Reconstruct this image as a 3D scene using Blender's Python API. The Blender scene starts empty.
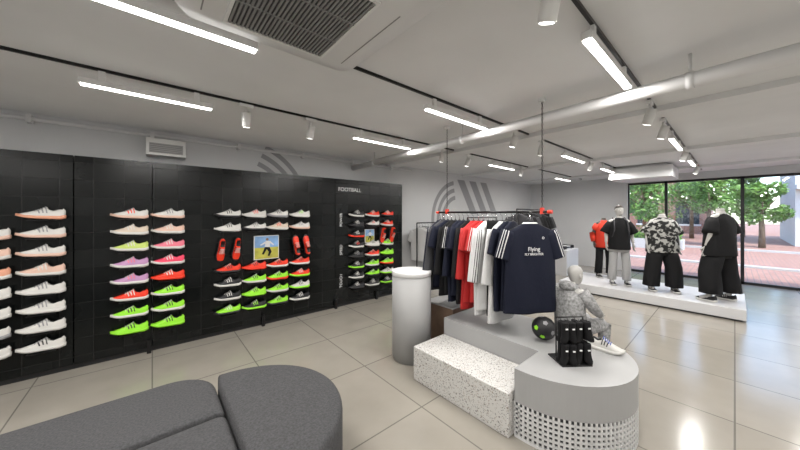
import bpy, math, random
from math import sin, cos, pi, radians
from mathutils import Vector, Matrix
random.seed(7)
scene = bpy.context.scene
COL = scene.collection

# ---------------------------------------------------------------- materials
def mat(name, col, rough=0.6, metal=0.0, noise=0.0, nscale=20, bump=0.0, emit=0.0, spec=None, col2=None, sharp=(.3, .7)):
    m = bpy.data.materials.new(name); m.use_nodes = True
    nt = m.node_tree; b = nt.nodes['Principled BSDF']
    b.inputs['Base Color'].default_value = (*col, 1)
    b.inputs['Roughness'].default_value = rough
    b.inputs['Metallic'].default_value = metal
    if spec is not None: b.inputs['Specular IOR Level'].default_value = spec
    if emit:
        b.inputs['Emission Color'].default_value = (*col, 1)
        b.inputs['Emission Strength'].default_value = emit
    if noise or bump:
        tc = nt.nodes.new('ShaderNodeTexCoord')
        n = nt.nodes.new('ShaderNodeTexNoise'); n.inputs['Scale'].default_value = nscale; n.inputs['Detail'].default_value = 5
        nt.links.new(tc.outputs['Object'], n.inputs['Vector'])
        if noise:
            r = nt.nodes.new('ShaderNodeValToRGB')
            r.color_ramp.elements[0].position = sharp[0]; r.color_ramp.elements[1].position = sharp[1]
            c2 = col2 if col2 else tuple(min(1, c*(1+noise)) for c in col)
            c1 = col if col2 else tuple(c*(1-noise) for c in col)
            r.color_ramp.elements[0].color = (*c1, 1); r.color_ramp.elements[1].color = (*c2, 1)
            nt.links.new(n.outputs['Fac'], r.inputs['Fac']); nt.links.new(r.outputs['Color'], b.inputs['Base Color'])
        if bump:
            bp = nt.nodes.new('ShaderNodeBump'); bp.inputs['Strength'].default_value = bump; bp.inputs['Distance'].default_value = .01
            nt.links.new(n.outputs['Fac'], bp.inputs['Height']); nt.links.new(bp.outputs['Normal'], b.inputs['Normal'])
    return m

def brickmat(name, c1, c2, cm, w, h, mortar, axes='XY', rough=.4, bump=.3, noise=.15, offset=0.0, nscale=3.0, off=(0,0), spec=.5):
    m = bpy.data.materials.new(name); m.use_nodes = True
    nt = m.node_tree; b = nt.nodes['Principled BSDF']; L = nt.links
    g = nt.nodes.new('ShaderNodeNewGeometry'); s = nt.nodes.new('ShaderNodeSeparateXYZ'); c = nt.nodes.new('ShaderNodeCombineXYZ')
    L.new(g.outputs['Position'], s.inputs[0])
    for i in range(2):
        a = nt.nodes.new('ShaderNodeMath'); a.operation = 'ADD'; a.inputs[1].default_value = 50*(w if i == 0 else h)+off[i]
        L.new(s.outputs[axes[i]], a.inputs[0]); L.new(a.outputs[0], c.inputs[i])
    br = nt.nodes.new('ShaderNodeTexBrick'); br.offset = offset; br.squash = 1.0
    br.inputs['Scale'].default_value = 1; br.inputs['Brick Width'].default_value = w; br.inputs['Row Height'].default_value = h
    br.inputs['Mortar Size'].default_value = mortar; br.inputs['Mortar Smooth'].default_value = .1
    br.inputs['Color1'].default_value = (*c1, 1); br.inputs['Color2'].default_value = (*c2, 1); br.inputs['Mortar'].default_value = (*cm, 1)
    L.new(c.outputs[0], br.inputs['Vector'])
    n = nt.nodes.new('ShaderNodeTexNoise'); n.inputs['Scale'].default_value = nscale; n.inputs['Detail'].default_value = 6
    L.new(g.outputs['Position'], n.inputs['Vector'])
    mr = nt.nodes.new('ShaderNodeMapRange'); mr.inputs['To Min'].default_value = 1-noise; mr.inputs['To Max'].default_value = 1+noise
    L.new(n.outputs['Fac'], mr.inputs['Value'])
    mx = nt.nodes.new('ShaderNodeVectorMath'); mx.operation = 'SCALE'
    L.new(br.outputs['Color'], mx.inputs[0]); L.new(mr.outputs[0], mx.inputs['Scale'])
    L.new(mx.outputs[0], b.inputs['Base Color'])
    b.inputs['Roughness'].default_value = rough; b.inputs['Specular IOR Level'].default_value = spec
    inv = nt.nodes.new('ShaderNodeMath'); inv.operation = 'SUBTRACT'; inv.inputs[0].default_value = 1
    L.new(br.outputs['Fac'], inv.inputs[1])
    bp = nt.nodes.new('ShaderNodeBump'); bp.inputs['Strength'].default_value = bump; bp.inputs['Distance'].default_value = .005
    L.new(inv.outputs[0], bp.inputs['Height']); L.new(bp.outputs['Normal'], b.inputs['Normal'])
    return m

def terrazzo():
    m = bpy.data.materials.new('terrazzo'); m.use_nodes = True
    nt = m.node_tree; b = nt.nodes['Principled BSDF']; L = nt.links
    tc = nt.nodes.new('ShaderNodeTexCoord')
    prev = None
    base = (.62, .61, .59, 1)
    for sc, thr, colr in ((30, .21, (.22, .21, .20, 1)), (48, .23, (.36, .30, .25, 1)), (75, .24, (.10, .10, .10, 1))):
        v = nt.nodes.new('ShaderNodeTexVoronoi'); v.inputs['Scale'].default_value = sc
        L.new(tc.outputs['Object'], v.inputs['Vector'])
        r = nt.nodes.new('ShaderNodeMath'); r.operation = 'LESS_THAN'; r.inputs[1].default_value = thr
        L.new(v.outputs['Distance'], r.inputs[0])
        mx = nt.nodes.new('ShaderNodeMix'); mx.data_type = 'RGBA'
        L.new(r.outputs[0], mx.inputs['Factor'])
        if prev: L.new(prev, mx.inputs['A'])
        else: mx.inputs['A'].default_value = base
        mx.inputs['B'].default_value = colr
        prev = mx.outputs['Result']
    L.new(prev, b.inputs['Base Color']); b.inputs['Roughness'].default_value = .35
    return m

def glassmat():
    m = bpy.data.materials.new('window_glass'); m.use_nodes = True
    nt = m.node_tree; nt.nodes.clear(); L = nt.links
    o = nt.nodes.new('ShaderNodeOutputMaterial'); t = nt.nodes.new('ShaderNodeBsdfTransparent'); g = nt.nodes.new('ShaderNodeBsdfGlossy')
    t.inputs[0].default_value = (.92, .95, .97, 1); g.inputs['Roughness'].default_value = .02
    mx = nt.nodes.new('ShaderNodeMixShader'); mx.inputs[0].default_value = .07
    L.new(t.outputs[0], mx.inputs[1]); L.new(g.outputs[0], mx.inputs[2]); L.new(mx.outputs[0], o.inputs[0])
    return m

M_floor = brickmat('floor_tiles', (.300, .278, .240), (.330, .305, .265), (.16, .15, .13), .9, .9, .006, 'XY', .17, .2, .14)
M_ceil = mat('ceiling_paint', (.70, .705, .71), .9, noise=.04, nscale=1.5)
M_wall = mat('wall_paint', (.60, .605, .61), .85, noise=.02, nscale=2)
M_wallg = mat('wall_graphic_grey', (.30, .30, .31), .8)
M_blk = brickmat('black_wall_panels', (.002, .003, .003), (.008, .009, .009), (.018, .018, .018), .25, .193, .004, 'XZ', .22, .8, .3, off=(0, .05), spec=.28)
M_black = mat('black_matte', (.010, .010, .011), .5)
M_blackm = mat('black_metal', (.02, .02, .02), .35, metal=.6)
M_frame = mat('window_frame_dark', (.02, .02, .022), .4, metal=.4)
M_white = mat('white_plastic', (.72, .72, .71), .45)
M_whitem = mat('white_enamel', (.66, .66, .66), .4)
M_grey = mat('grey_laminate', (.36, .36, .36), .5, noise=.02, nscale=2)
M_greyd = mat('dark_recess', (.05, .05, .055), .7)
M_grille = mat('grille_grey', (.22, .22, .22), .5)
M_terr = terrazzo()
M_sofa = mat('charcoal_felt', (.060, .060, .063), .95, noise=.3, nscale=90, bump=.5)
M_led = mat('led_diffuser', (1, .98, .95), .5, emit=9)
M_plat = mat('platform_white', (.62, .62, .63), .45)
M_brown = mat('brown_board', (.20, .13, .09), .7, noise=.1, nscale=12)
M_glass = glassmat()
M_navy = mat('navy_jersey', (.006, .008, .020), .75, bump=.3, nscale=30, spec=.25)
M_blackf = mat('black_fabric', (.009, .009, .010), .85, bump=.4, nscale=25, spec=.25)
M_dgrey = mat('dark_grey_fabric', (.045, .045, .05), .85)
M_red = mat('red_fabric', (.42, .012, .012), .75, bump=.3, nscale=30)
M_wfab = mat('white_fabric', (.62, .62, .62), .85, bump=.3, nscale=30)
M_gfab = mat('grey_marl_fabric', (.16, .16, .16), .9, noise=.5, nscale=40, col2=(.42, .42, .42))
M_lfab = mat('light_grey_fabric', (.36, .36, .36), .9, bump=.3, nscale=25)
M_patt = mat('black_white_print', (.010, .010, .010), .85, noise=.1, nscale=15, col2=(.40, .40, .38), sharp=(.50, .56))
M_orangef = mat('orange_red_fabric', (.62, .035, .012), .75, bump=.3, nscale=25)
M_skin = mat('mannequin_grey', (.46, .45, .43), .4)
M_mdark = mat('mannequin_dark', (.06, .05, .045), .5)
M_chrome = mat('chrome', (.7, .7, .7), .2, metal=1)
M_redp = mat('red_plastic', (.6, .04, .02), .4)
M_txt = mat('white_lettering', (.75, .75, .75), .6)

# ---------------------------------------------------------------- mesh builder
class MB:
    def __init__(s): s.v = []; s.f = []; s.mi = []; s.sm = []; s.mats = []; s.M = Matrix.Identity(4)
    def mx(s, m):
        if m not in s.mats: s.mats.append(m)
        return s.mats.index(m)
    def add(s, vs, fs, m, smooth=False, ms=None):
        o = len(s.v)
        s.v += [s.M @ Vector(p) for p in vs]
        for k, f in enumerate(fs):
            s.f.append([i+o for i in f]); s.mi.append(s.mx(ms[k] if ms else m)); s.sm.append(smooth if not isinstance(smooth, list) else smooth[k])
    def box(s, a, b, m):
        x0, y0, z0 = a; x1, y1, z1 = b
        v = [(x0,y0,z0),(x1,y0,z0),(x1,y1,z0),(x0,y1,z0),(x0,y0,z1),(x1,y0,z1),(x1,y1,z1),(x0,y1,z1)]
        s.add(v, [(0,3,2,1),(4,5,6,7),(0,1,5,4),(1,2,6,5),(2,3,7,6),(3,0,4,7)], m)
    def cbox(s, c, d, m):
        s.box([c[i]-d[i]/2 for i in range(3)], [c[i]+d[i]/2 for i in range(3)], m)
    def loft(s, rings, m, caps=True, smooth=True, matfn=None, closed=True):
        n = len(rings[0]); vs = [p for r in rings for p in r]; fs = []; ms = []; sm = []
        for i in range(len(rings)-1):
            for j in range(n if closed else n-1):
                k = (j+1) % n
                fs.append((i*n+j, i*n+k, (i+1)*n+k, (i+1)*n+j)); ms.append(matfn(i, j) if matfn else m); sm.append(smooth)
        if caps:
            fs.append(tuple(range(n))[::-1]); ms.append(m); sm.append(False)
            fs.append(tuple((len(rings)-1)*n+j for j in range(n))); ms.append(m); sm.append(False)
        s.add(vs, fs, m, sm, ms)
    def tube(s, path, r, m, n=8, ref=Vector((0, 0, 1))):
        path = [Vector(p) for p in path]; rings = []
        for i, p in enumerate(path):
            t = (path[min(i+1, len(path)-1)]-path[max(i-1, 0)]).normalized()
            rf = ref if abs(t.dot(ref)) < .95 else Vector((1, 0, 0))
            a = t.cross(rf).normalized(); b = t.cross(a)
            rr = r[i] if isinstance(r, (list, tuple)) else r
            rings.append([p+(a*cos(2*pi*k/n)+b*sin(2*pi*k/n))*rr for k in range(n)])
        s.loft(rings, m)
    def prism(s, pts, z0, z1, m, smooth=False):
        s.loft([[(x, y, z0) for x, y in pts], [(x, y, z1) for x, y in pts]], m, smooth=smooth)
    def ball(s, c, r, m, n=16, k=10):
        if not isinstance(r, (list, tuple)): r = (r, r, r)
        rings = []
        for i in range(k+1):
            a = pi*max(.02, min(.98, i/k))-pi/2
            rings.append([(c[0]+r[0]*cos(a)*cos(2*pi*j/n), c[1]+r[1]*cos(a)*sin(2*pi*j/n), c[2]+r[2]*sin(a)) for j in range(n)])
        s.loft(rings, m)
    def obj(s, name, parent=None, loc=(0, 0, 0), rot=(0, 0, 0), bevel=0, seg=2, scale=1):
        me = bpy.data.meshes.new(name); me.from_pydata(s.v, [], s.f); me.update()
        for m in s.mats: me.materials.append(m)
        for p, i, q in zip(me.polygons, s.mi, s.sm): p.material_index = i; p.use_smooth = q
        o = bpy.data.objects.new(name, me); COL.objects.link(o)
        o.location = loc; o.rotation_euler = rot; o.scale = (scale,)*3
        if parent: o.parent = parent
        if bevel:
            b = o.modifiers.new('bevel', 'BEVEL'); b.width = bevel; b.segments = seg; b.limit_method = 'ANGLE'; b.angle_limit = radians(40)
        return o
def empty(name, loc=(0, 0, 0), rz=0, scale=1):
    e = bpy.data.objects.new(name, None); COL.objects.link(e); e.location = loc; e.rotation_euler = (0, 0, rz); e.scale = (scale,)*3; e.empty_display_size = .1
    return e
def text(name, body, size, loc, rot, m, parent=None, align='LEFT'):
    c = bpy.data.curves.new(name, 'FONT'); c.body = body; c.size = size; c.extrude = .001; c.align_x = align
    c.materials.append(m); o = bpy.data.objects.new(name, c); COL.objects.link(o); o.location = loc; o.rotation_euler = rot
    if parent: o.parent = parent
    return o

X0, X1, Y0, Y1, H = -3.2, 10.8, -3.4, 5.0, 2.8
# ---------------------------------------------------------------- shell
b = MB(); b.box((X0-.1, Y0-.1, -.1), (X1+.15, Y1+.1, 0), M_floor); b.obj('floor')
b = MB(); b.box((X0-.1, Y0-.1, H), (X1+.15, Y1+.1, H+.1), M_ceil); b.obj('ceiling')
b = MB(); b.box((X0-.1, Y1, 0), (X1+.15, Y1+.1, H), M_wall); b.obj('wall_back')
b = MB(); b.box((X0-.1, Y0, 0), (X0, Y1, H), M_wall); b.obj('wall_left')
b = MB(); b.box((X0-.1, Y0-.1, 0), (X1+.15, Y0, H), M_wall); b.obj('wall_front')
b = MB(); b.box((X1, 2.1, 0), (X1+.15, Y1, H), M_wall); b.obj('wall_right')
b = MB(); b.box((X1, Y0, 2.62), (X1+.15, 2.1, H), M_wall); b.obj('trim_2')
for i, x in enumerate((3.9, 6.6, 9.3)):
    b = MB(); b.box((x, Y0, 2.745), (x+.28, Y1, H), M_ceil); b.obj('trim_%d' % (3+i))
# windows
yy = [2.095, 1.25, -.12, -1.5, -3.395]
for i in range(4):
    a, c = yy[i+1], yy[i]
    b = MB()
    b.box((X1+.05, a, 0.0), (X1+.11, a+.030, 2.615), M_frame); b.box((X1+.05, c-.030, 0), (X1+.11, c, 2.615), M_frame)
    b.box((X1+.05, a, 0), (X1+.11, c, .06), M_frame); b.box((X1+.05, a, 2.56), (X1+.11, c, 2.615), M_frame)
    b.box((X1+.075, a+.03, .06), (X1+.082, c-.03, 2.56), M_glass)
    if i == 0:
        b.box((X1-.02, a+.08, .95), (X1+.02, a+.11, 1.35), M_chrome)
        b.box((X1+.02, a+.085, .97), (X1+.08, a+.105, 1.0), M_chrome); b.box((X1+.02, a+.085, 1.30), (X1+.08, a+.105, 1.33), M_chrome)
    b.obj('door_1' if i == 0 else 'window_%d' % i)
b = MB(); b.box((8.2, .85, 2.50), (9.25, 1.95, 2.745), M_ceil); b.box((8.3, .95, 2.745), (9.15, 1.85, H), M_ceil); b.obj('ceiling_bulkhead', bevel=.01)
b = MB(); b.box((4.3, Y1-.015, 0), (X1, Y1, .08), M_white); b.obj('baseboard_back')

def arcs(name, cx, cz, radii, a0, a1, w, m, y=Y1-.004):
    b = MB()
    for r in radii:
        vs = []; n = 24
        for i in range(n+1):
            a = radians(a0+(a1-a0)*i/n)
            for q in (r, r+w): vs.append((cx+q*cos(a), y, cz+q*sin(a)))
        fs = [(2*i, 2*i+1, 2*i+3, 2*i+2) for i in range(n)]
        b.add(vs, fs, m)
    b.obj(name)
arcs('wall_graphic_stripes', .98, 1.75, (.78, .93, 1.08), 22, 68, .075, M_wallg)
arcs('wall_graphic_stripes', 6.4, 1.55, (.55, .75, .95), 100, 190, .11, M_wallg)
b = MB()
for k in range(3):
    x = 7.0+k*.55
    b.add([(x, Y1-.004, 1.7), (x+.32, Y1-.004, 1.7), (x-.3, Y1-.004, 2.65), (x-.62, Y1-.004, 2.65)], [(0, 1, 2, 3)], M_wallg)
b.obj('wall_graphic_stripes')

# ---------------------------------------------------------------- black shoe wall
b = MB()
YW = 4.7
for a, c in ((-3.1, -.655), (-.645, -.005), (.005, 2.495), (2.505, 4.1)):
    b.box((a, YW, .06), (c, 4.97, 2.34), M_blk)
b.box((-3.1, YW+.03, 0), (4.1, 4.97, .06), M_black)
for x in (-1.6, -.03, 1.28, 2.5, 3.4):
    b.box((x-.02, YW-.05, 0), (x+.02, YW, .16), M_blackm)
wall_fix = b.obj('shoe_display_wall')
text('lettering_heading', 'FOOTBALL', .10, (2.56, YW-.003, 2.12), (pi/2, 0, 0), M_txt, wall_fix)
for nm, tx, z in (('lettering_1', 'POWER', 1.72), ('lettering_2', 'SPEED', 1.20), ('lettering_3', 'TOUCH', .60)):
    text(nm, tx, .070, (2.64, YW-.003, z-.25), (0, -pi/2, 0), M_txt, wall_fix).rotation_euler = (Matrix.Rotation(-pi/2, 3, 'Y') @ Matrix.Rotation(pi/2, 3, 'X')).to_euler()

# ---------------------------------------------------------------- shoes
def lerp(t, ks):
    for (a, va), (c, vc) in zip(ks, ks[1:]):
        if t <= c: return va+(vc-va)*(t-a)/(c-a)
    return ks[-1][1]
HW = [(0,.012),(.04,.026),(.12,.034),(.3,.036),(.5,.040),(.7,.050),(.85,.046),(.95,.032),(1,.010)]
TOP = [(0,.095),(.05,.118),(.12,.122),(.25,.100),(.34,.112),(.42,.126),(.5,.108),(.65,.080),(.8,.062),(.92,.050),(1,.034)]
BOT = [(0,.012),(.1,0),(.6,0),(.8,.006),(1,.024)]
SS = [0,.02,.05,.1,.15,.2,.25,.3,.35,.4,.45,.5,.57,.64,.72,.8,.87,.93,.97,1]
def sgnp(v, p): return math.copysign(abs(v)**p, v)
def surf(s, a, L, off=0):
    hw = lerp(s, HW)*.95+off; zb = lerp(s, BOT)+.022; tp = lerp(s, TOP)+off
    return Vector((L/2-s*L, hw*sgnp(cos(a), .7), zb+(tp-zb)*abs(sin(a))**.8))
def build_shoe(b, up, sole, stripe, lace, L=.32, dark=None):
    dark = dark or M_black
    n = 15; rings = []
    for s in SS:
        r = []
        for j in range(n):
            a = pi*j/(n-1); p = surf(s, a, L)
            if .07 < s < .37 and abs(cos(a)) < .62: p.z -= .04
            r.append(p)
        rings.append(r)
    b.loft(rings, up, closed=False, matfn=lambda i, j: dark if (.07 < SS[i] and SS[i+1] < .37 and 4 <= j <= 9) else up)
    rings = []
    for s in SS:
        hw = lerp(s, HW)*1.1; z0 = lerp(s, BOT); th = .036-.010*s; x = L/2-s*L
        x += .006*(1 if s < .02 else (-1 if s > .98 else 0))
        rings.append([(x, hw*.92, z0), (x, hw*1.04, z0+th*.45), (x, hw*.96, z0+th), (x, -hw*.96, z0+th), (x, -hw*1.04, z0+th*.45), (x, -hw*.92, z0)])
    b.loft(rings, sole)
    for side in (0, 1):
        for k in range(3):
            vs = []
            for q in range(6):
                f = q/5; a = pi*(.10+.27*f); a = pi-a if side else a
                s0 = .36+k*.075+.05*f
                vs += [surf(s0, a, L, .0018), surf(s0+.03, a, L, .0018)]
            b.add(vs, [(2*i, 2*i+1, 2*i+3, 2*i+2) for i in range(5)], stripe, True)
    for k in range(5):
        s = .43+k*.05
        b.tube([surf(s, pi*(.5+d), L, .003) for d in (-.2, -.1, 0, .1, .2)], .0035, lace, n=5)
SC = {}
def colm(k):
    P = {'white': (.62,.61,.58), 'cream': (.62,.52,.42), 'blush': (.68,.46,.37), 'peach': (.72,.34,.22), 'pink': (.75,.17,.24), 'hot': (.80,.05,.12), 'lilac': (.48,.26,.46),
         'orange': (.80,.035,.008), 'lime': (.30,.78,.03), 'lemon': (.50,.62,.14), 'black': (.012,.012,.014), 'grey': (.25,.25,.26), 'sole': (.60,.59,.56), 'blue': (.03,.08,.40)}
    if k not in SC: SC[k] = mat('shoe_'+k, P[k], .5)
    return SC[k]
SM = {}
def shoe(key, parent, loc, rot=(0, 0, 0), name='sneaker_part'):
    up, sole, st = key
    if key not in SM:
        b = MB(); build_shoe(b, colm(up), colm(sole), colm(st), colm('white' if up != 'white' else 'grey'))
        o = b.obj(name, parent); SM[key] = o.data
    else:
        o = bpy.data.objects.new(name, SM[key]); COL.objects.link(o); o.parent = parent
    o.location = loc; o.rotation_euler = rot
    return o
shelfb = MB()
def column(x, keys, k0=0, parent=None, skip=()):
    for i, k in enumerate(keys):
        if k is None: continue
        z = 1.65-.192*(i+k0)
        shoe(k, parent, (x, YW-.075, z), (radians(random.uniform(-3, 1)), radians(3), radians(random.uniform(-4, 4))), 'sneaker_%d' % i)
        shelfb.box((x-.09, YW-.13, z-.016), (x+.10, YW, z-.010), M_blackm)
W = lambda a, c='sole', d='grey': (a, c, d)
g = empty('sneakers_on_display')
column(-1.215, [W('white','blush'), W('blush'), W('peach','sole','white'), W('white'), W('white'), W('white','grey'), W('white','sole','black')], 1, g)
column(-.86, [W('white','peach'), W('white','blush'), W('white','blush'), W('blush','sole','white'), W('white'), W('white'), W('white','sole','grey'), W('white','sole','black')], 0, g)
g = empty('sneakers_on_display')
column(-.20, [W('white','blush','orange'), W('cream','sole','white'), W('lemon','sole','white'), W('lilac','sole','pink'), W('lilac','white','pink'), W('orange','sole','white'), W('lime','white','black'), W('lime','lime','black')], 0, g)
column(.15, [W('white','blush'), W('blush','sole','white'), W('pink','sole','white'), W('hot','sole','white'), W('orange','orange','white'), W('lime','sole','black'), W('lime','white','black'), W('lime','lime','black')], 0, g)
g = empty('football_boots_on_display')
n_ = None
column(.80, [W('white','black','black'), W('white','sole','black'), n_, n_, W('orange','black','black'), W('black','white','white'), W('black','sole','white'), W('lime','black','white')], 0, g)
column(1.14, [W('white','sole','orange'), W('white','black'), n_, n_, W('orange','orange','black'), W('lime','sole','black'), W('lime','lime','black'), W('black','lime','lime')], 0, g)
column(1.47, [W('white','grey','black'), W('cream','sole','orange'), n_, n_, W('orange','sole','black'), W('lime','orange','black'), W('lime','sole','black'), W('lime','black','black')], 0, g)
column(1.82, [W('white','sole','lime'), W('white','blush','grey'), n_, n_, W('orange','sole','black'), W('orange','lime','white'), W('white','lime','black'), W('black','white','white')], 0, g)
for x in (.72, .91, 1.76, 1.93):
    shoe(W('orange', 'black', 'black'), g, (x, YW-.06, 1.2), (radians(90), radians(-84), 0) if x < 1.3 else (radians(90), radians(84), 0), 'hung_boot')
g = empty('football_boots_on_display')
column(2.90, [W('black','white','white'), W('black','black','white'), W('black','orange','white'), W('black','white','orange'), W('black','black','grey'), W('black','lime','white'), W('black','white','white'), W('black','black','white')], 0, g)
column(3.26, [W('orange','sole','white'), W('white','black','orange'), n_, W('white','sole','black'), W('orange','sole','black'), W('lime','sole','black'), W('lime','black','black'), W('black','white','white')], 0, g)
column(3.62, [W('orange','black','white'), W('orange','sole','white'), n_, W('lime','sole','black'), W('lime','lime','black'), W('lime','orange','black'), W('white','lime','black'), W('black','lime','white')], 0, g)
for x in (3.5, 3.74):
    shoe(W('orange', 'black', 'black'), g, (x, YW-.06, 1.27), (radians(90), radians(-84), 0), 'hung_boot')
shelfb.obj('shoe_shelf_brackets', wall_fix)

def poster(x, z, w, h):
    b = MB()
    b.box((x-w/2, YW-.02, z-h/2), (x+w/2, YW-.001, z+h/2), M_white)
    sky = mat('poster_sky', (.20, .36, .62), .5, noise=.3, nscale=6); fld = mat('poster_field', (.42, .40, .06), .5, noise=.3, nscale=10)
    y = YW-.022
    b.box((x-w/2+.01, y, z), (x+w/2-.01, y+.003, z+h/2-.01), sky)
    b.box((x-w/2+.01, y, z-h/2+.01), (x+w/2-.01, y+.003, z), fld)
    y -= .002
    def q(p, m): b.add([(x+u*w, y, z+v*h) for u, v in p], [tuple(range(len(p)))], m)
    q([(-.08,.02),(.12,.0),(.14,.26),(-.04,.28)], M_wfab)
    q([(-.08,.02),(.12,0),(.2,-.2),(.1,-.38),(.04,-.36),(.08,-.2),(.0,-.08),(-.12,-.3),(-.2,-.28),(-.12,-.1)], M_blackf)
    q([(.02+.06*cos(a*.63), .34+.06*sin(a*.63)) for a in range(10)], M_brown)
    q([(-.04,.26),(-.26,.12),(-.24,.08),(-.02,.18)], M_wfab)
    q([(.14,.26),(.3,.1),(.27,.07),(.12,.18)], M_wfab)
    b.obj('football_poster')
poster(1.33, 1.19, .36, .36)
poster(3.24, 1.27, .22, .26)

b = MB(); b.box((-.06, 4.78, 2.45), (.34, 4.998, 2.66), M_white); b.box((-.03, 4.765, 2.48), (.31, 4.78, 2.60), M_grey)
for k in range(5): b.box((-.02, 4.76, 2.49+k*.022), (.30, 4.766, 2.498+k*.022), M_grille)
b.obj('wall_speaker', bevel=.012)

# ---------------------------------------------------------------- ceiling services
b = MB(); b.tube([(3.05, 4.98, 2.62), (2.62, -3.38, 2.62)], .05, M_whitem, n=20)
for y in (4.2, 2.2, .2, -1.8):
    x = 3.05-(4.98-y)*.0514
    b.tube([(x, y, 2.62), (x, y, 2.8)], .010, M_whitem); b.tube([(x, y-.02, 2.62), (x, y+.02, 2.62)], .057, M_whitem, n=20)
b.obj('ceiling_pipe')
b = MB(); b.tube([(-3.1, 4.93, 2.72), (4.6, 4.93, 2.72)], .02, M_whitem)
for x in range(-3, 5): b.box((x-.02, 4.9, 2.68), (x+.02, 4.998, 2.76), M_whitem)
b.obj('wall_conduit')

def cassette(name, x0, x1, y0, y1, z, gr):
    b = MB()
    cx, cy = (x0+x1)/2, (y0+y1)/2; hx, hy = (x1-x0)/2, (y1-y0)/2
    def rr(hx, hy, r, z):
        pts = []
        for qx, qy, a0 in ((1,1,0),(-1,1,90),(-1,-1,180),(1,-1,270)):
            for k in range(7):
                a = radians(a0+k*15); pts.append((cx+qx*(hx-r)+r*cos(a), cy+qy*(hy-r)+r*sin(a), z))
        return pts
    b.loft([rr(hx-.02, hy-.02, .10, H-.001), rr(hx, hy, .10, z+.03), rr(hx-.02, hy-.02, .09, z), rr(hx-.10, hy-.10, .06, z-.005)], M_whitem)
    gx0, gx1, gy0, gy1 = gr
    b.box((gx0, gy0, z-.008), (gx1, gy1, z-.004), M_greyd)
    n = 26
    for k in range(n):
        x = gx0+(gx1-gx0)*(k+.5)/n; b.box((x-.005, gy0, z-.014), (x+.005, gy1, z-.008), M_grille)
    for a_, c_ in (((gx0-.015, gy0-.015), (gx0, gy1+.015)), ((gx1, gy0-.015), (gx1+.015, gy1+.015)), ((gx0, gy0-.015), (gx1, gy0)), ((gx0, gy1), (gx1, gy1+.015))):
        b.box((*a_, z-.016), (*c_, z-.002), M_white)
    for k in (1, 2):
        y_ = gy0+(gy1-gy0)*k/3; b.box((gx0, y_-.004, z-.016), (gx1, y_+.004, z-.01), M_grille)
    b.box((x1-.12, gy0, z-.0065), (x1-.114, gy1, z-.003), M_grille)
    b.box((x0+.10, gy0, z-.0065), (x0+.106, gy1, z-.003), M_grille)
    b.obj(name)
cassette('ceiling_air_conditioner', .07, 1.03, .55, 1.765, 2.665, (.28, .77, 1.06, 1.635))

def linear(x0, x1, y, z=2.66, power=20):
    b = MB()
    b.box((x0, y-.026, z), (x1, y+.026, z+.042), M_white)
    b.box((x0+.01, y-.021, z-.009), (x1-.01, y+.021, z), M_led)
    for x in (x0+.12, x1-.12): b.cbox((x, y, z+.08), (.04, .02, .078), M_white)
    o = b.obj('linear_ceiling_light')
    ld = bpy.data.lights.new('lamp', 'AREA'); ld.shape = 'RECTANGLE'; ld.size = x1-x0-.03; ld.size_y = .045; ld.energy = power; ld.color = (1, .97, .93)
    l = bpy.data.objects.new('lamp', ld); COL.objects.link(l); l.parent = o; l.location = ((x0+x1)/2, y, z-.013)
def spot(x, y, dx=.0, dy=.3):
    b = MB(); b.cbox((x, y, 2.76), (.12, .04, .03), M_white)
    b.tube([(x, y, 2.75), (x, y, 2.66)], .01, M_white)
    d = Vector((dx, dy, -1)).normalized(); c = Vector((x, y, 2.63))
    b.tube([c-d*.07, c-d*.065, c+d*.07, c+d*.075], [.030, .040, .040, .036], M_white, n=20)
    b.tube([c+d*.075, c+d*.077], [.031, .031], M_led, n=16)
    b.obj('track_spotlight')
b = MB()
for y in (-2.4, -.9, .53, 1.84, 3.13):
    b.box((X0+.2, y-.009, 2.779), (10.2, y+.009, 2.80), M_blackm)
b.obj('lighting_track')
def row(y, segs, p=23):
    for a, c in segs: linear(a, c, y, power=p)
row(3.13, [(-2.7, -1.8), (-.41, .42), (1.92, 2.88), (5.0, 5.95), (8.2, 9.2)])
row(1.84, [(-2.7, -1.8), (-.50, .47), (1.89, 2.87), (5.1, 6.1), (7.2, 8.1)])
row(.53, [(-2.3, -1.4), (1.8, 2.75), (5.0, 6.0), (7.3, 8.2)])
row(-.9, [(-2.3, -1.4), (.4, 1.4), (3, 4), (5.6, 6.6), (8.2, 9.2)], 20)  # row continued out of view, added to even out the room illumination
row(-2.4, [(-1, 0), (2.2, 3.2), (5.2, 6.2), (8.2, 9.2)], 20)  # second unseen row, likewise added for uniform lighting
for x, y in ((.70, 3.13), (1.36, 3.13), (3.6, 3.13), (4.3, 3.13), (6.3, 3.13), (1.33, .53), (3.6, .53), (4.4, .53), (6.5, .53), (8.8, .53), (3.5, 1.84), (4.3, 1.84), (6.5, 1.84)):
    spot(x, y, random.uniform(-.1, .3), .35)

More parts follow.
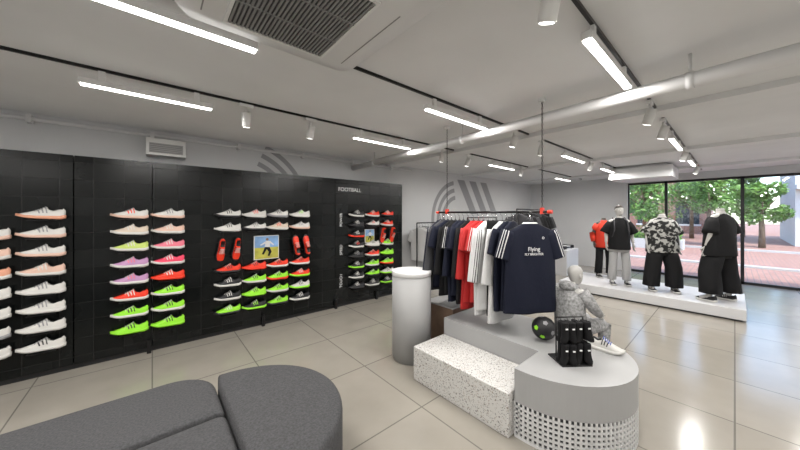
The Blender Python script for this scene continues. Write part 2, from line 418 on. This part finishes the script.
# ---------------------------------------------------------------- podiums
PC, PR = 2.685, .585
arc_ = lambda r, n: [(PC+r*cos(pi+pi*k/n), 1.05+r*sin(pi+pi*k/n)) for k in range(n+1)]
full = [(2.10, 1.10)]+arc_(PR, 48)+[(3.27, 2.16), (2.52, 2.16), (2.52, 1.10)]
b = MB()
b.prism(full, .27, .52, M_grey)
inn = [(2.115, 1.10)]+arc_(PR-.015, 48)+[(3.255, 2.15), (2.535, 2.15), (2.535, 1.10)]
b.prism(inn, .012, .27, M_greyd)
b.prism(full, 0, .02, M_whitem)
path = [Vector((2.10, 1.10))]+[Vector(p) for p in arc_(PR, 80)]+[Vector((3.27, 2.16))]
Ltot = 0; acc = [0]
for p, q in zip(path, path[1:]): Ltot += (q-p).length; acc.append(Ltot)
nb = int(Ltot/.034)
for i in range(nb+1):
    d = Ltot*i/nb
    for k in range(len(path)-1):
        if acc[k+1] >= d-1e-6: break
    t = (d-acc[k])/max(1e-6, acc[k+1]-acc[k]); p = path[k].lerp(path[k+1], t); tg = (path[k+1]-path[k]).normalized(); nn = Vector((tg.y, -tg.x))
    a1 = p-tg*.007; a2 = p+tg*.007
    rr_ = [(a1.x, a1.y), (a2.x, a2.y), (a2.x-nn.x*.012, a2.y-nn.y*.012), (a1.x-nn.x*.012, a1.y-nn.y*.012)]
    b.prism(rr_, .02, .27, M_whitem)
for z in [.02+.25*k/7 for k in range(1, 7)]:
    for p, q in zip(path, path[1:]):
        tg = (q-p).normalized(); nn = Vector((tg.y, -tg.x))
        b.prism([(p.x, p.y), (q.x, q.y), (q.x-nn.x*.011, q.y-nn.y*.011), (p.x-nn.x*.011, p.y-nn.y*.011)], z-.007, z+.007, M_whitem)
b.obj('rounded_display_podium')
b = MB(); b.box((2.04, 1.115, 0), (2.515, 2.16, .34), M_terr); b.obj('terrazzo_bench', bevel=.008)
b = MB(); b.box((2.72, 2.2, 0), (3.15, 2.62, .56), M_brown); b.box((2.70, 2.18, .56), (3.17, 2.64, .58), M_grey); b.obj('wooden_display_crate', bevel=.005)
b = MB()
def circ(cx, cy, r, z, n=48): return [(cx+r*cos(2*pi*k/n), cy+r*sin(2*pi*k/n), z) for k in range(n)]
cx, cy = 2.35, 2.52
b.loft([circ(cx, cy, .215, 0), circ(cx, cy, .215, .03), circ(cx, cy, .232, .032), circ(cx, cy, .232, .98)], M_grey)
b.loft([circ(cx, cy, .232, .98), circ(cx, cy, .237, .985), circ(cx, cy, .237, 1.02), circ(cx, cy, .232, 1.03)], M_whitem)
b.obj('round_display_column')

# ---------------------------------------------------------------- sofa bench
def cushion(b, outline, z0, z1, r=.05):
    n = len(outline)
    C = Vector((sum(p[0] for p in outline)/n, sum(p[1] for p in outline)/n))
    dmin = min((Vector(p)-C).length for p in outline)
    def ins(d):
        out = []
        for p in outline:
            v = Vector(p)-C; L_ = v.length; out.append(C+v*(1-min(d/dmin*.6, .9)*(dmin/L_)**.5))
        return out
    rings = []
    for d, z in ((.015, z0), (0, z0+.01)): rings.append([(p.x, p.y, z) for p in ins(d)])
    for k in range(6):
        a = pi/2*k/5; rings.append([(p.x, p.y, z1-r+r*sin(a)) for p in ins(r*(1-cos(a)))])
    rings.append([(p.x, p.y, z1+.006) for p in ins(.5*dmin)])
    b.loft(rings, M_sofa)
def rrect(x0, x1, y0, y1, r, rs=(1, 1, 1, 1)):
    pts = []
    for (cx, cy, a0, on) in ((x1, y1, 0, rs[0]), (x0, y1, 90, rs[1]), (x0, y0, 180, rs[2]), (x1, y0, 270, rs[3])):
        q = r*on if on else .02; sx = -1 if cx == x1 else 1; sy = -1 if cy == y1 else 1
        for k in range(9):
            a = radians(a0+k*11.25); pts.append((cx+sx*q+q*cos(a), cy+sy*q+q*sin(a)))
    out = []
    for p, q in zip(pts, pts[1:]+pts[:1]):
        d = math.dist(p, q); m = max(1, int(d/.15))
        for k in range(m): out.append((p[0]+(q[0]-p[0])*k/m, p[1]+(q[1]-p[1])*k/m))
    return out
sofa = empty('upholstered_bench')
for nm, ol, z in (('back_module', rrect(-1.75, .355, 2.12, 2.74, .24, (1, 0, 0, 0)), .45), ('front_module', rrect(-1.75, .36, 1.42, 2.115, .03), .435)):
    b = MB(); cushion(b, ol, .05, z); b.box((-1.6, (1.5 if z < .44 else 2.2), 0), (.25, (2.05 if z < .44 else 2.6), .06), M_black); b.obj(nm, sofa)
D = []
for k in range(33):
    a = -pi/2+pi*k/32; D.append((.385+.64*cos(a), 1.98+.63*sin(a)))
for k in range(1, 9): D.append((.365, 2.61-1.26*k/9))
b = MB(); cushion(b, D, .05, .465, .05); b.loft([circ(.64, 1.97, .2, 0), circ(.64, 1.97, .2, .06)], M_black); b.obj('round_end_module', sofa)

# ---------------------------------------------------------------- garments
def ell(c, ax, ay, rx, ry, n=24, fold=0, ph=0):
    out = []
    for k in range(n):
        a = 2*pi*k/n; f = 1+fold*sin(5*a+ph)
        out.append(Vector(c)+Vector(ax)*rx*cos(a)+Vector(ay)*ry*sin(a)*f)
    return out
def garment(b, m, h=.70, w=.25, d=.035, sl=.24, stripe=None, seed=0, collar=None, ms=None, hook=.10):
    X_, Y_ = (1, 0, 0), (0, 1, 0)
    prof = [(0, .065, .6), (-.015, .085, .7), (-.05, .16, .85), (-.085, w-.03, .95), (-.16, w-.005, 1), (-.3, w-.01, 1.15), (-.3-(h-.3)*.5, w, 1.3), (-h+.02, w*1.03, 1.45), (-h, w*1.03, 1.45)]
    rings = [ell((0, .006*sin(seed+z*9), z), X_, Y_, rx, d*q, 32, .20 if z < -.1 else .02, seed+z*4) for z, rx, q in prof]
    b.loft(rings, m, matfn=(lambda i, j: collar if (collar and i == 0) else m))
    for sx in (1, -1):
        p0 = Vector((sx*(w-.055), 0, -.085)); p1 = Vector((sx*(w+.02+.04*sl), 0, -.085-sl))
        t = (p1-p0).normalized(); ax = Vector((-t.z*sx, 0, t.x*sx))
        if ax.x*sx < 0: ax = -ax
        rings = [ell(p0.lerp(p1, f), ax, Y_, r, d*q, 48, .08, seed+f*5) for f, r, q in ((0, .070, .6), (.15, .076, .85), (.5, .078, .95), (.97, .074, 1), (1, .074, 1))]
        b.loft(rings, ms or m, matfn=(lambda i, j: stripe if (stripe and j in (38, 41, 44)) else (ms or m)))
    b.tube([(-(w-.06), 0, -.075), (0, 0, .012), (w-.06, 0, -.075)], .006, M_black)
    b.tube([(0, 0, .01), (0, 0, hook-.04)]+[(0, .0+.02*sin(a), hook-.02-.02*cos(a)) for a in (.3, 1.2, 2.1, 3.1, 4)], .003, M_chrome, n=6)
def pants(b, m, h=.85, w=.17, d=.035, seed=0, stripe=None, hook=.10):
    X_, Y_ = (1, 0, 0), (0, 1, 0)
    b.loft([ell((0, 0, z), X_, Y_, r, d*q, 24, .1, seed) for z, r, q in ((0, w, .6), (-.02, w, .8), (-.12, w*1.05, 1), (-.24, w*1.08, 1))], m)
    for sx in (1, -1):
        b.loft([ell((sx*w*.52+sx*.01*f, 0, -.2-(h-.2)*f), X_, Y_, r, d, 40, .12, seed+f*3) for f, r in ((0, .092), (.4, .085), (1, .065))], m,
               matfn=(lambda i, j: stripe if (stripe and j in (32, 35)) else m))
    b.tube([(-w, 0, .005), (w, 0, .005)], .006, M_black)
    b.tube([(0, 0, .01), (0, 0, hook-.04)]+[(0, .0+.02*sin(a), hook-.02-.02*cos(a)) for a in (.3, 1.2, 2.1, 3.1, 4)], .003, M_chrome, n=6)

RX, RZ = 2.80, 1.72
rack = empty('suspended_clothes_rack')
b = MB()
b.tube([(RX, 1.12, RZ), (RX, 2.50, RZ)], .012, M_blackm, n=12)
for y in (1.12, 2.50): b.tube([(RX, y-.02, RZ), (RX, y+.02, RZ)], .018, M_redp, n=12)
for y in (1.19, 2.35):
    b.box((RX-.022, y-.012, RZ-.02), (RX+.022, y+.012, RZ+.04), M_redp)
    z = RZ+.04; k = 0
    while z < 2.76:
        d = Vector((.007, 0, 0)) if k % 2 else Vector((0, .007, 0))
        b.tube([Vector((RX, y, z))-d, Vector((RX, y, z+.012))-d*1.0, Vector((RX, y, z+.034)), Vector((RX, y, z+.012))+d, Vector((RX, y, z))+d, Vector((RX, y, z-.008))], .0022, M_blackm, n=4)
        z += .026; k += 1
    b.cbox((RX, y, 2.78), (.05, .05, .038), M_white)
b.obj('rail', rack)
gar = empty('hanging_football_clothing')
items = [(2.46, M_navy, 'long', .84, 1), (2.40, M_dgrey, 'long', .84, 0), (2.34, M_navy, 'tee', .80, 0), (2.28, M_blackf, 'long', .88, 0), (2.22, M_blackf, 'tee', .84, 1), (2.16, M_navy, 'long', .92, 0), (2.10, M_navy, 'tee', .84, 0),
         (2.03, M_blackf, 'long', .92, 0), (1.96, M_red, 'long', .96, 0), (1.89, M_red, 'tee', .88, 0), (1.83, M_red, 'tee', .86, 1), (1.77, M_wfab, 'long', .98, 0), (1.71, M_wfab, 'long', .92, 1), (1.66, M_blackf, 'pants', .98, 1),
         (1.60, M_wfab, 'long', 1.02, 0), (1.54, M_navy, 'tee', .88, 0), (1.48, M_navy, 'tee', .86, 0)]
for i, (y, m, kd, hh, st_) in enumerate(items):
    b = MB(); st = (M_wfab if m is not M_wfab else M_blackf) if st_ else None
    if kd == 'pants': pants(b, m, h=hh, seed=i, stripe=st)
    elif kd == 'long': garment(b, m, h=hh, w=.245, d=.040, sl=.54, stripe=st, seed=i*1.3)
    else: garment(b, m, h=hh, w=.245, d=.040, stripe=st, seed=i*1.7)
    b.obj('garment_%d' % i, gar, (RX, y, RZ-.098), (0, 0, radians(random.uniform(-8, 8)+2)))
b = MB(); garment(b, M_navy, h=.86, w=.27, d=.045, sl=.26, stripe=M_wfab, seed=2.2, collar=M_wfab)
fj = b.obj('football_jersey', None, (RX-.05, 1.28, RZ-.098), (0, 0, radians(-31)))
text('chest_print', 'Flying', .055, (0, -.058, -.27), (pi/2, 0, 0), M_txt, fj, 'CENTER'); text('chest_print_small', 'FLY BRIGHTER', .030, (0, -.060, -.31), (pi/2, 0, 0), M_txt, fj, 'CENTER')
text('crest', 'o', .05, (.10, -.052, -.16), (pi/2, 0, 0), M_txt, fj, 'CENTER')

def floor_rack(loc, rz, L, mats, zr=1.55, h=.75):
    e = empty('clothes_rack', loc, rz)
    b = MB()
    for x in (-L/2, L/2):
        b.tube([(x, 0, .02), (x, 0, zr)], .014, M_blackm, n=10); b.box((x-.02, -.25, 0), (x+.02, .25, .03), M_blackm)
    b.tube([(-L/2, 0, zr), (L/2, 0, zr)], .014, M_blackm, n=10)
    b.obj('frame', e)
    n = len(mats)
    for i, m in enumerate(mats):
        g_ = MB(); (pants if i % 5 == 3 else garment)(g_, m, h=h, seed=i*1.1, stripe=(M_wfab if m is not M_wfab else M_blackf) if i % 3 == 0 else None)
        g_.obj('garment_%d' % i, e, (-L/2+.08+(L-.16)*i/(n-1), 0, zr-.098), (0, 0, pi/2+radians(random.uniform(-8, 8))))
    return e
K = [M_blackf, M_wfab, M_dgrey, M_navy, M_blackf, M_lfab]
floor_rack((5.0, 4.6, 0), 0, 1.1, [M_wfab, M_wfab, M_lfab, M_wfab, M_blackf, M_blackf, M_lfab, M_blackf, M_navy, M_blackf, M_blackf], 1.5)
floor_rack((7.0, 4.6, 0), 0, 1.4, [K[(i*5+1) % 6] for i in range(13)], 1.6)
floor_rack((9.0, 4.6, 0), 0, 1.4, [K[(i*7+2) % 6] for i in range(13)], 1.6)
floor_rack((6.3, 2.92, 0), 0, 1.25, [M_blackf if i % 4 else M_dgrey for i in range(14)], 1.80, .92)
b = MB(); b.box((8.6, 3.0, 0), (9.5, 3.7, .7), M_plat)
for i in range(3):
    for j in range(3):
        b.box((8.66+i*.28, 3.1, .7+j*.03), (8.90+i*.28, 3.4, .727+j*.03), K[(i+j*2) % 6])
b.obj('folded_clothes_table', bevel=.008)

# ---------------------------------------------------------------- mannequins
def skinbody(name, verts, edges, radii, m, parent, root=0, lev=2):
    me = bpy.data.meshes.new(name); me.from_pydata(verts, edges, []); me.update(); me.materials.append(m)
    o = bpy.data.objects.new(name, me); COL.objects.link(o); o.parent = parent
    md = o.modifiers.new('skin', 'SKIN'); md.use_smooth_shade = True
    if not me.skin_vertices: return o
    for i, r in enumerate(radii):
        rr = r if isinstance(r, tuple) else (r, r)
        me.skin_vertices[0].data[i].radius = rr; me.skin_vertices[0].data[i].use_root = (i == root)
    s = o.modifiers.new('sub', 'SUBSURF'); s.levels = lev; s.render_levels = lev
    return o
def hand(b, w, d, side, m, s=1):
    w = Vector(w); d = Vector(d).normalized(); u = d.cross(Vector((1, 0, 0))).normalized()
    if u.length < .1: u = Vector((0, 1, 0))
    k = d.cross(u).normalized()
    def P(a, c, e=0): return w+(d*a+u*c+k*e)*s
    rings = []
    for a, wd, th in ((-.01, .024, .018), (.02, .030, .018), (.06, .040, .016), (.088, .040, .012), (.094, .034, .008)):
        rings.append(ell(P(a, 0), u, k, wd*s, th*s, 12))
    b.loft(rings, m)
    for c, L in ((-.030, .060), (-.010, .075), (.010, .080), (.030, .070)):
        b.tube([P(.078, c), P(.09+L*.4, c*1.05, .006*side), P(.09+L*.75, c*1.05, .016*side), P(.09+L, c*1.0, .028*side)], [.009*s, .009*s, .008*s, .006*s], m, n=8)
    b.tube([P(.015, .024), P(.05, .052, .008*side), P(.085, .058, .018*side)], [.012*s, .010*s, .007*s], m, n=8)
def head(b, c, m, s=1, hair=None):
    c = Vector(c)
    def T(v): return c+Vector(v)*s
    rings = []
    for z, rx, ry, dy in ((-.115, .045, .045, .0), (-.10, .05, .055, -.018), (-.07, .062, .078, -.012), (-.03, .070, .090, -.004), (.02, .076, .097, .004), (.06, .074, .094, .008), (.095, .055, .072, .01), (.115, .025, .035, .01)):
        rings.append(ell(T((0, dy, z)), (1, 0, 0), (0, 1, 0), rx*s, ry*s, 20))
    b.loft(rings, m)
    b.loft([ell(T((0, y, z)), (1, 0, 0), (0, 1, 0), r*s, r*1.2*s, 8) for y, z, r in ((-.088, .01, .006), (-.096, -.01, .009), (-.102, -.028, .012), (-.088, -.036, .009))], m)
    for sx in (1, -1):
        b.ball(T((sx*.076, .01, -.01)), (.010*s, .018*s, .030*s), m, 10, 8)
        b.ball(T((sx*.030, -.083, .012)), (.014*s, .008*s, .008*s), m, 8, 6)
    b.ball(T((0, -.084, -.062)), (.022*s, .008*s, .007*s), m, 8, 6)
    if hair:
        b.loft([ell(T((0, dy, z)), (1, 0, 0), (0, 1, 0), rx*s, ry*s, 20) for z, rx, ry, dy in ((-.04, .055, .05, .055), (.02, .080, .075, .035), (.06, .081, .098, .013), (.10, .062, .082, .012), (.126, .028, .04, .01))], hair)

def mannequin(loc, rz, Hs, shirt, trouser, withhead=False, hair=None, shirt_w=.24, hem=.78, leg_r=.115, leg_hem=.12, skin=None, longs=False, spread=1.0):
    skin = skin or M_skin
    e = empty('clothed_mannequin', loc, rz, Hs)
    q = spread
    J = [(0, 0, .95), (0, .005, 1.12), (0, .0, 1.30), (0, .01, 1.43), (0, .01, 1.50), (0, .0, 1.56),
         (-.17, .01, 1.42), (-.235, .03, 1.16), (-.25, -.03, .93), (.17, .01, 1.42), (.235, .03, 1.16), (.25, -.03, .93),
         (-.09, 0, .88), (-.115*q, -.01, .50), (-.13*q, .02, .10), (-.14*q, -.12, .04), (.09, 0, .88), (.125*q, -.03, .50), (.14*q, .0, .10), (.16*q, -.14, .04)]
    E = [(0,1),(1,2),(2,3),(3,4),(4,5),(3,6),(6,7),(7,8),(3,9),(9,10),(10,11),(0,12),(12,13),(13,14),(14,15),(0,16),(16,17),(17,18),(18,19)]
    R = [(.14,.10),(.12,.09),(.145,.10),(.11,.08),.055,.05,.06,.043,.028,.06,.043,.028,.088,.055,.036,.030,.088,.055,.036,.030]
    skinbody('body', J, E, R, skin, e)
    b = MB()
    for sx, k in ((-1, 8), (1, 11)):
        hand(b, J[k], (0, -.12, -1), -1, skin)
    if withhead:
        b.tube([(0, .01, 1.48), (0, 0, 1.58)], .05, skin, n=16); head(b, (0, -.01, 1.665), skin, hair=hair)
    else:
        b.tube([(0, .01, 1.48), (0, .005, 1.565), (0, .005, 1.575)], [.055, .050, .040], skin, n=16)
    b.obj('hands_and_head', e)
    b = MB()
    w = shirt_w
    pr = [(hem, w*1.0, .17), (hem+.012, w*1.01, .172), (.95, w*.98, .168), (1.1, w*.95, .16), (1.25, w*.98, .155), (1.36, w*.93, .135), (1.42, w*.80, .11), (1.46, w*.55, .085), (1.485, .085, .075), (1.50, .07, .065)]
    b.loft([ell((0, 0, z), (1, 0, 0), (0, 1, 0), rx, ry, 32, .05, z*6) for z, rx, ry in pr], shirt)
    for sx in (1, -1):
        p0 = Vector((sx*.15, .01, 1.40)); p1 = Vector((sx*(.235+.03), .03, 1.16)); p2 = Vector((sx*.265, -.03, .95))
        if not longs: pth = [p0, p0.lerp(p1, .4), p0.lerp(p1, .8), p0.lerp(p1, 1.0)]; rs = [.075, .092, .100, .100]
        else: pth = [p0, p0.lerp(p1, .5), p1, p1.lerp(p2, .5), p2]; rs = [.075, .08, .07, .065, .05]
        b.tube(pth, rs, shirt, n=18)
    b.obj('top', e)
    b = MB()
    b.loft([ell((0, 0, z), (1, 0, 0), (0, 1, 0), rx, ry, 28, .03, z) for z, rx, ry in ((.74, .19, .135), (.82, .20, .14), (.95, .185, .13), (1.03, .165, .12), (1.05, .16, .115))], trouser)
    for sx, kk in ((-1, 13), (1, 17)):
        k = Vector(J[kk]); a = Vector(J[kk+1]); h_ = Vector((sx*.10, 0, .86))
        pth = [h_, h_.lerp(k, .5), k, k.lerp(a, .5), k.lerp(a, (.5-leg_hem)/.4), k.lerp(a, (.5-leg_hem)/.4+.005)]
        rings = [ell(p, (1, 0, 0), (0, 1, 0), r, r*1.05, 24, .06, i) for i, (p, r) in enumerate(zip(pth, [leg_r*.98, leg_r, leg_r*.98, leg_r*1.02, leg_r*1.02, leg_r*1.0]))]
        b.loft(rings, trouser)
    b.obj('trousers', e)
    for kk in (14, 18):
        a = J[kk]; o_ = MB(); build_shoe(o_, colm('black'), colm('white'), colm('white'), colm('white'), L=.29)
        o_.obj('shoe', e, (a[0], a[1]-.06, 0), (0, 0, pi/2))
    return e
PZ = .2
b = MB(); b.box((7.0, -.12, .03), (8.45, 2.6, .2), M_plat); b.box((7.04, -.08, 0), (8.41, 2.56, .03), M_greyd); b.obj('mannequin_platform', bevel=.006)
HS = .955
m1 = mannequin((7.5, 1.60, PZ), radians(-62), HS*.99, M_blackf, M_lfab, True, M_mdark, .21, .80, .08, .12)
b = MB()
def rb(x, y, z0, z1, hx, hy, m):
    b.loft([ell((x, y, z), (1, 0, 0), (0, 1, 0), hx*q, hy*q, 20) for z, q in ((z0, .75), (z0+.03, .95), ((z0+z1)/2, 1.0), (z1-.05, .95), (z1, .6))], m)
rb(0, .22, .98, 1.42, .155, .10, M_blackf); rb(0, .30, 1.0, 1.22, .12, .05, M_dgrey)
for sx in (1, -1): b.tube([(sx*.10, .16, 1.40), (sx*.11, .04, 1.50), (sx*.12, -.11, 1.42), (sx*.13, -.17, 1.25), (sx*.15, -.10, 1.08), (sx*.13, .14, 1.02)], .016, M_dgrey)
b.obj('backpack', m1)
m4 = mannequin((8.1, 2.02, PZ), radians(-50), HS*.94, M_orangef, M_blackf, False, None, .21, .80, .085, .12, skin=M_mdark, longs=True)
m2 = mannequin((7.5, .92, PZ), radians(-62), HS*1.0, M_patt, M_blackf, False, None, .27, .80, .135, .11, spread=1.35)
m3 = mannequin((7.42, .17, PZ), radians(150), HS*1.06, M_blackf, M_blackf, False, None, .28, .78, .135, .15, spread=1.45)

se = empty('seated_child_mannequin', (3.13, 1.02, .52), radians(70), .84)
J = [(0, .05, .13), (0, .09, .30), (0, .08, .46), (0, .05, .56), (0, .02, .63),
     (-.13, .06, .54), (-.22, -.02, .36), (-.15, -.20, .26), (.13, .06, .54), (.21, .0, .35), (.14, -.18, .24),
     (-.08, .0, .10), (-.10, -.34, .12), (-.10, -.36, -.22), (-.10, -.47, -.27), (.08, .0, .10), (.10, -.34, .12), (.10, -.34, -.22), (.10, -.45, -.27)]
E = [(0,1),(1,2),(2,3),(3,4),(2,5),(5,6),(6,7),(2,8),(8,9),(9,10),(0,11),(11,12),(12,13),(13,14),(0,15),(15,16),(16,17),(17,18)]
R = [(.11,.09),(.10,.08),(.11,.08),.05,.042,.05,.036,.025,.05,.036,.025,.07,.048,.032,.026,.07,.048,.032,.026]
skinbody('body', J, E, R, M_skin, se)
b = MB(); head(b, (0, -.01, .70), M_skin, .92)
hand(b, J[7], (.1, -1, -.5), -1, M_skin, .8); hand(b, J[10], (-.1, -1, -.5), -1, M_skin, .8)
b.obj('hands_and_head', se)
b = MB()
b.loft([ell(c, (1, 0, 0), (0, 1, 0), rx, ry, 26, .06, c[2]*9) for c, rx, ry in (((0, .05, .02), .18, .16), ((0, .06, .14), .185, .16), ((0, .09, .30), .17, .14), ((0, .08, .44), .17, .13), ((0, .07, .53), .13, .10), ((0, .05, .58), .07, .07), ((0, .045, .60), .06, .06))], M_gfab)
for s_ in ((5, 6, 7), (8, 9, 10)):
    p = [Vector(J[k]) for k in s_]
    b.tube([p[0], p[0].lerp(p[1], .5), p[1], p[1].lerp(p[2], .5), p[2]], [.065, .066, .058, .05, .04], M_gfab, n=16)
b.ball((0, .12, .58), (.10, .07, .06), M_gfab)
b.obj('hooded_top', se)
b = MB()
for s_ in ((11, 12, 13), (15, 16, 17)):
    p = [Vector(J[k]) for k in s_]
    b.tube([p[0]+Vector((0, .05, 0)), p[0].lerp(p[1], .5), p[0].lerp(p[1], .9), p[1]+Vector((0, -.01, -.02)), p[1].lerp(p[2], .5), p[1].lerp(p[2], .93)], [.09, .082, .075, .07, .06, .055], M_gfab, n=16)
b.obj('joggers', se)
for kk in (13, 17):
    a = J[kk]; o_ = MB(); build_shoe(o_, colm('white'), colm('white'), colm('blue'), colm('white'), L=.24)
    o_.obj('shoe', se, (a[0], a[1]-.06, -.33), (0, 0, pi/2))

b = MB(); b.ball((0, 0, 0), .105, colm('black'), 24, 16)
for i in range(14):
    th = math.acos(1-2*(i+.5)/14); ph = i*2.399
    d = Vector((sin(th)*cos(ph), sin(th)*sin(ph), cos(th))); u = d.orthogonal().normalized(); v = d.cross(u)
    ring_ = [(d+(u*cos(2*pi*k/5)+v*sin(2*pi*k/5))*.22).normalized()*.1070 for k in range(5)]
    b.add([d*.1085]+ring_, [(0, 1+k, 1+(k+1) % 5) for k in range(5)], colm('lime') if i % 3 == 0 else (colm('grey') if i % 3 == 1 else colm('blue')), True)
b.obj('football', None, (2.79, 1.17, .52+.109), (.3, .5, .2))

b = MB()
b.box((-.13, -.11, 0), (.13, .11, .012), M_black)
for x in (-.12, .12): b.tube([(x, .0, .01), (x, .0, .38)], .006, M_blackm)
b.tube([(-.125, 0, .38), (.125, 0, .38)], .006, M_blackm); b.tube([(-.11, 0, .20), (.11, 0, .20)], .005, M_blackm)
def sock(x, y, z, k, tw):
    b.M = Matrix.Translation((x, y, z)) @ Matrix.Rotation(tw, 4, 'Y')
    rings = []
    for dx, dz, r in ((0, 0, .026), (0, -.01, .031), (.002, -.08, .028), (.004, -.12, .033), (.012, -.15, .036), (.022, -.170, .022)):
        rings.append(ell((dx*(1 if k % 2 else -1), 0, dz), (1, 0, 0), (0, 1, 0), r, .024, 14))
    b.loft(rings, M_blackf)
    b.cbox((0, -.025, -.05), (.020, .006, .011), M_txt)
    b.tube([(0, 0, 0), (0, .01, .018)], .003, M_blackm, n=6)
    b.M = Matrix.Identity(4)
for r_, zz in ((0, .37), (1, .192)):
    for i in range(4):
        for dy in (-.03, -.08):
            sock(-.096+.064*i, dy-(.01 if r_ else 0)+random.uniform(-.008, .008), zz+random.uniform(-.015, .004), i, random.uniform(-.14, .14))
b.obj('sock_display_stand', None, (2.55, .87, .52), (0, 0, radians(-38)), scale=.92)

b = MB(); build_shoe(b, colm('white'), colm('white'), colm('black'), colm('blue'), L=.26)
b.obj('sneaker', None, (2.96, .72, .52), (0, 0, radians(95)), scale=.95)

# ---------------------------------------------------------------- exterior
M_pave = brickmat('brick_paving', (.34, .17, .125), (.40, .21, .155), (.22, .16, .13), .22, .11, .008, 'XY', .85, .3, .15, offset=.5)
b = MB(); b.box((X1+.15, -40, -.15), (80, 40, -.03), M_pave); b.obj('street_paving')
M_kerb = mat('kerb_concrete', (.45, .43, .40), .8)
b = MB(); b.box((14.5, -40, -.03), (14.8, 40, .03), M_kerb); b.box((21, -40, -.03), (21.3, 40, .05), M_kerb); b.obj('street_kerb')
M_bw = mat('white_render', (.62, .61, .60), .8); M_bb = brickmat('red_brick_wall', (.30, .11, .07), (.36, .14, .09), (.3, .27, .24), .25, .08, .012, 'YZ', .85, .3, .1, offset=.5)
M_dk = mat('dark_window_glass', (.03, .04, .05), .1)
b = MB(); b.box((26, -16, -.029), (34, -2.1, 7), M_bw)
for k in range(5):
    y = -14.9+k*2.6; b.box((25.95, y, .6), (26, y+1.5, 2.6), M_dk); b.box((25.95, y, 3.6), (26, y+1.5, 5.6), M_dk); b.box((25.85, y-.1, .45), (26, y+1.6, .6), M_bw)
b.box((25.4, -16, 3.0), (26, -2.1, 3.25), M_bw)
b.obj('white_building')
b = MB(); b.box((36, 1.5, -.029), (46, 30, 9), M_bb)
for k in range(9):
    y = 2+k*2.7; b.box((35.95, y, .8), (36, y+1.5, 2.8), M_dk); b.box((35.95, y, 4), (36, y+1.5, 6), M_dk); b.box((35.9, y-.1, .65), (36, y+1.6, .8), M_bw)
b.obj('brick_building')
M_leaf = mat('leaves', (.05, .13, .02), .6, noise=.5, nscale=3, col2=(.18, .33, .05)); M_bark = mat('bark', (.12, .08, .05), .9)
def tree(x, y, h, r, seed):
    rnd = random.Random(seed); b = MB()
    b.tube([(0, 0, 0.001), (.05, 0, h*.3), (-.03, .04, h*.55), (0, 0, h*.8)], [.13, .10, .08, .03], M_bark, n=10)
    for k in range(6):
        a = k*1.05; b.tube([(0, 0, h*(.35+.05*k)), (cos(a)*r*.6, sin(a)*r*.6, h*(.5+.06*k))], [.05, .015], M_bark, n=6)
    for c_ in range(16):
        a = rnd.uniform(0, 6.28); q = rnd.uniform(0, r*.75); cc = Vector((q*cos(a), q*sin(a), h*.66+rnd.uniform(-.26, .28)*h)); cr = r*.42
        for k in range(150):
            d = Vector((rnd.gauss(0, 1), rnd.gauss(0, 1), rnd.gauss(0, 1))).normalized()*cr*rnd.uniform(.55, 1)
            p = cc+d; u = Vector((rnd.gauss(0, 1), rnd.gauss(0, 1), rnd.gauss(0, 1))).normalized(); v = u.orthogonal().normalized(); s = rnd.uniform(.08, .14)
            b.add([p-u*s, p+v*s*.5, p+u*s, p-v*s*.5], [(0, 1, 2, 3)], M_leaf)
    b.obj('street_tree', None, (x, y, -.029))
for i, (x, y, h, r) in enumerate(((22.8, 3.6, 4.6, 1.5), (23, .9, 4.2, 1.4), (27, 5.5, 5.5, 2.0), (29, 2.0, 5, 1.9), (23.5, -.9, 3.4, .9), (34.2, -.4, 5.5, 1.4))):
    tree(x, y, h, r, i)
b = MB(); b.box((19.0, 1.6, -.029), (19.9, 4.6, .45), M_kerb)
rnd = random.Random(3)
for k in range(1100):
    p = Vector((rnd.uniform(19.05, 19.85), rnd.uniform(1.7, 4.5), .45+abs(rnd.gauss(0, .22)))); u = Vector((rnd.gauss(0, 1), rnd.gauss(0, 1), rnd.gauss(0, 1))).normalized(); v = u.orthogonal().normalized()
    b.add([p-u*.09, p+v*.04, p+u*.09, p-v*.04], [(0, 1, 2, 3)], M_leaf)
b.obj('planter_hedge')

# ---------------------------------------------------------------- world, sun, camera
w = bpy.data.worlds.new('World'); scene.world = w; w.use_nodes = True
nt = w.node_tree; bg = nt.nodes['Background']
sky = nt.nodes.new('ShaderNodeTexSky'); sky.sky_type = 'NISHITA'; sky.sun_disc = False; sky.sun_elevation = radians(50); sky.sun_rotation = radians(200)
nt.links.new(sky.outputs[0], bg.inputs[0]); bg.inputs[1].default_value = .75
sd = bpy.data.lights.new('sun', 'SUN'); sd.energy = 5; sd.angle = radians(.6); sd.color = (1, .93, .84)
so = bpy.data.objects.new('sun', sd); COL.objects.link(so); so.rotation_euler = (radians(25), radians(-22), 0); so.location = (20, 0, 20)

cam = bpy.data.cameras.new('camera'); cam.lens = 288/800*36; cam.sensor_width = 36; cam.shift_y = -11/800; cam.clip_start = .05; cam.clip_end = 300
co = bpy.data.objects.new('camera', cam); COL.objects.link(co); co.location = (0, 0, 1.7); co.rotation_euler = (pi/2, 0, -math.atan2(.652, .758))
scene.camera = co
try:
    scene.view_settings.view_transform = 'Standard'; scene.view_settings.exposure = 0.12
except Exception as ex: print(ex)
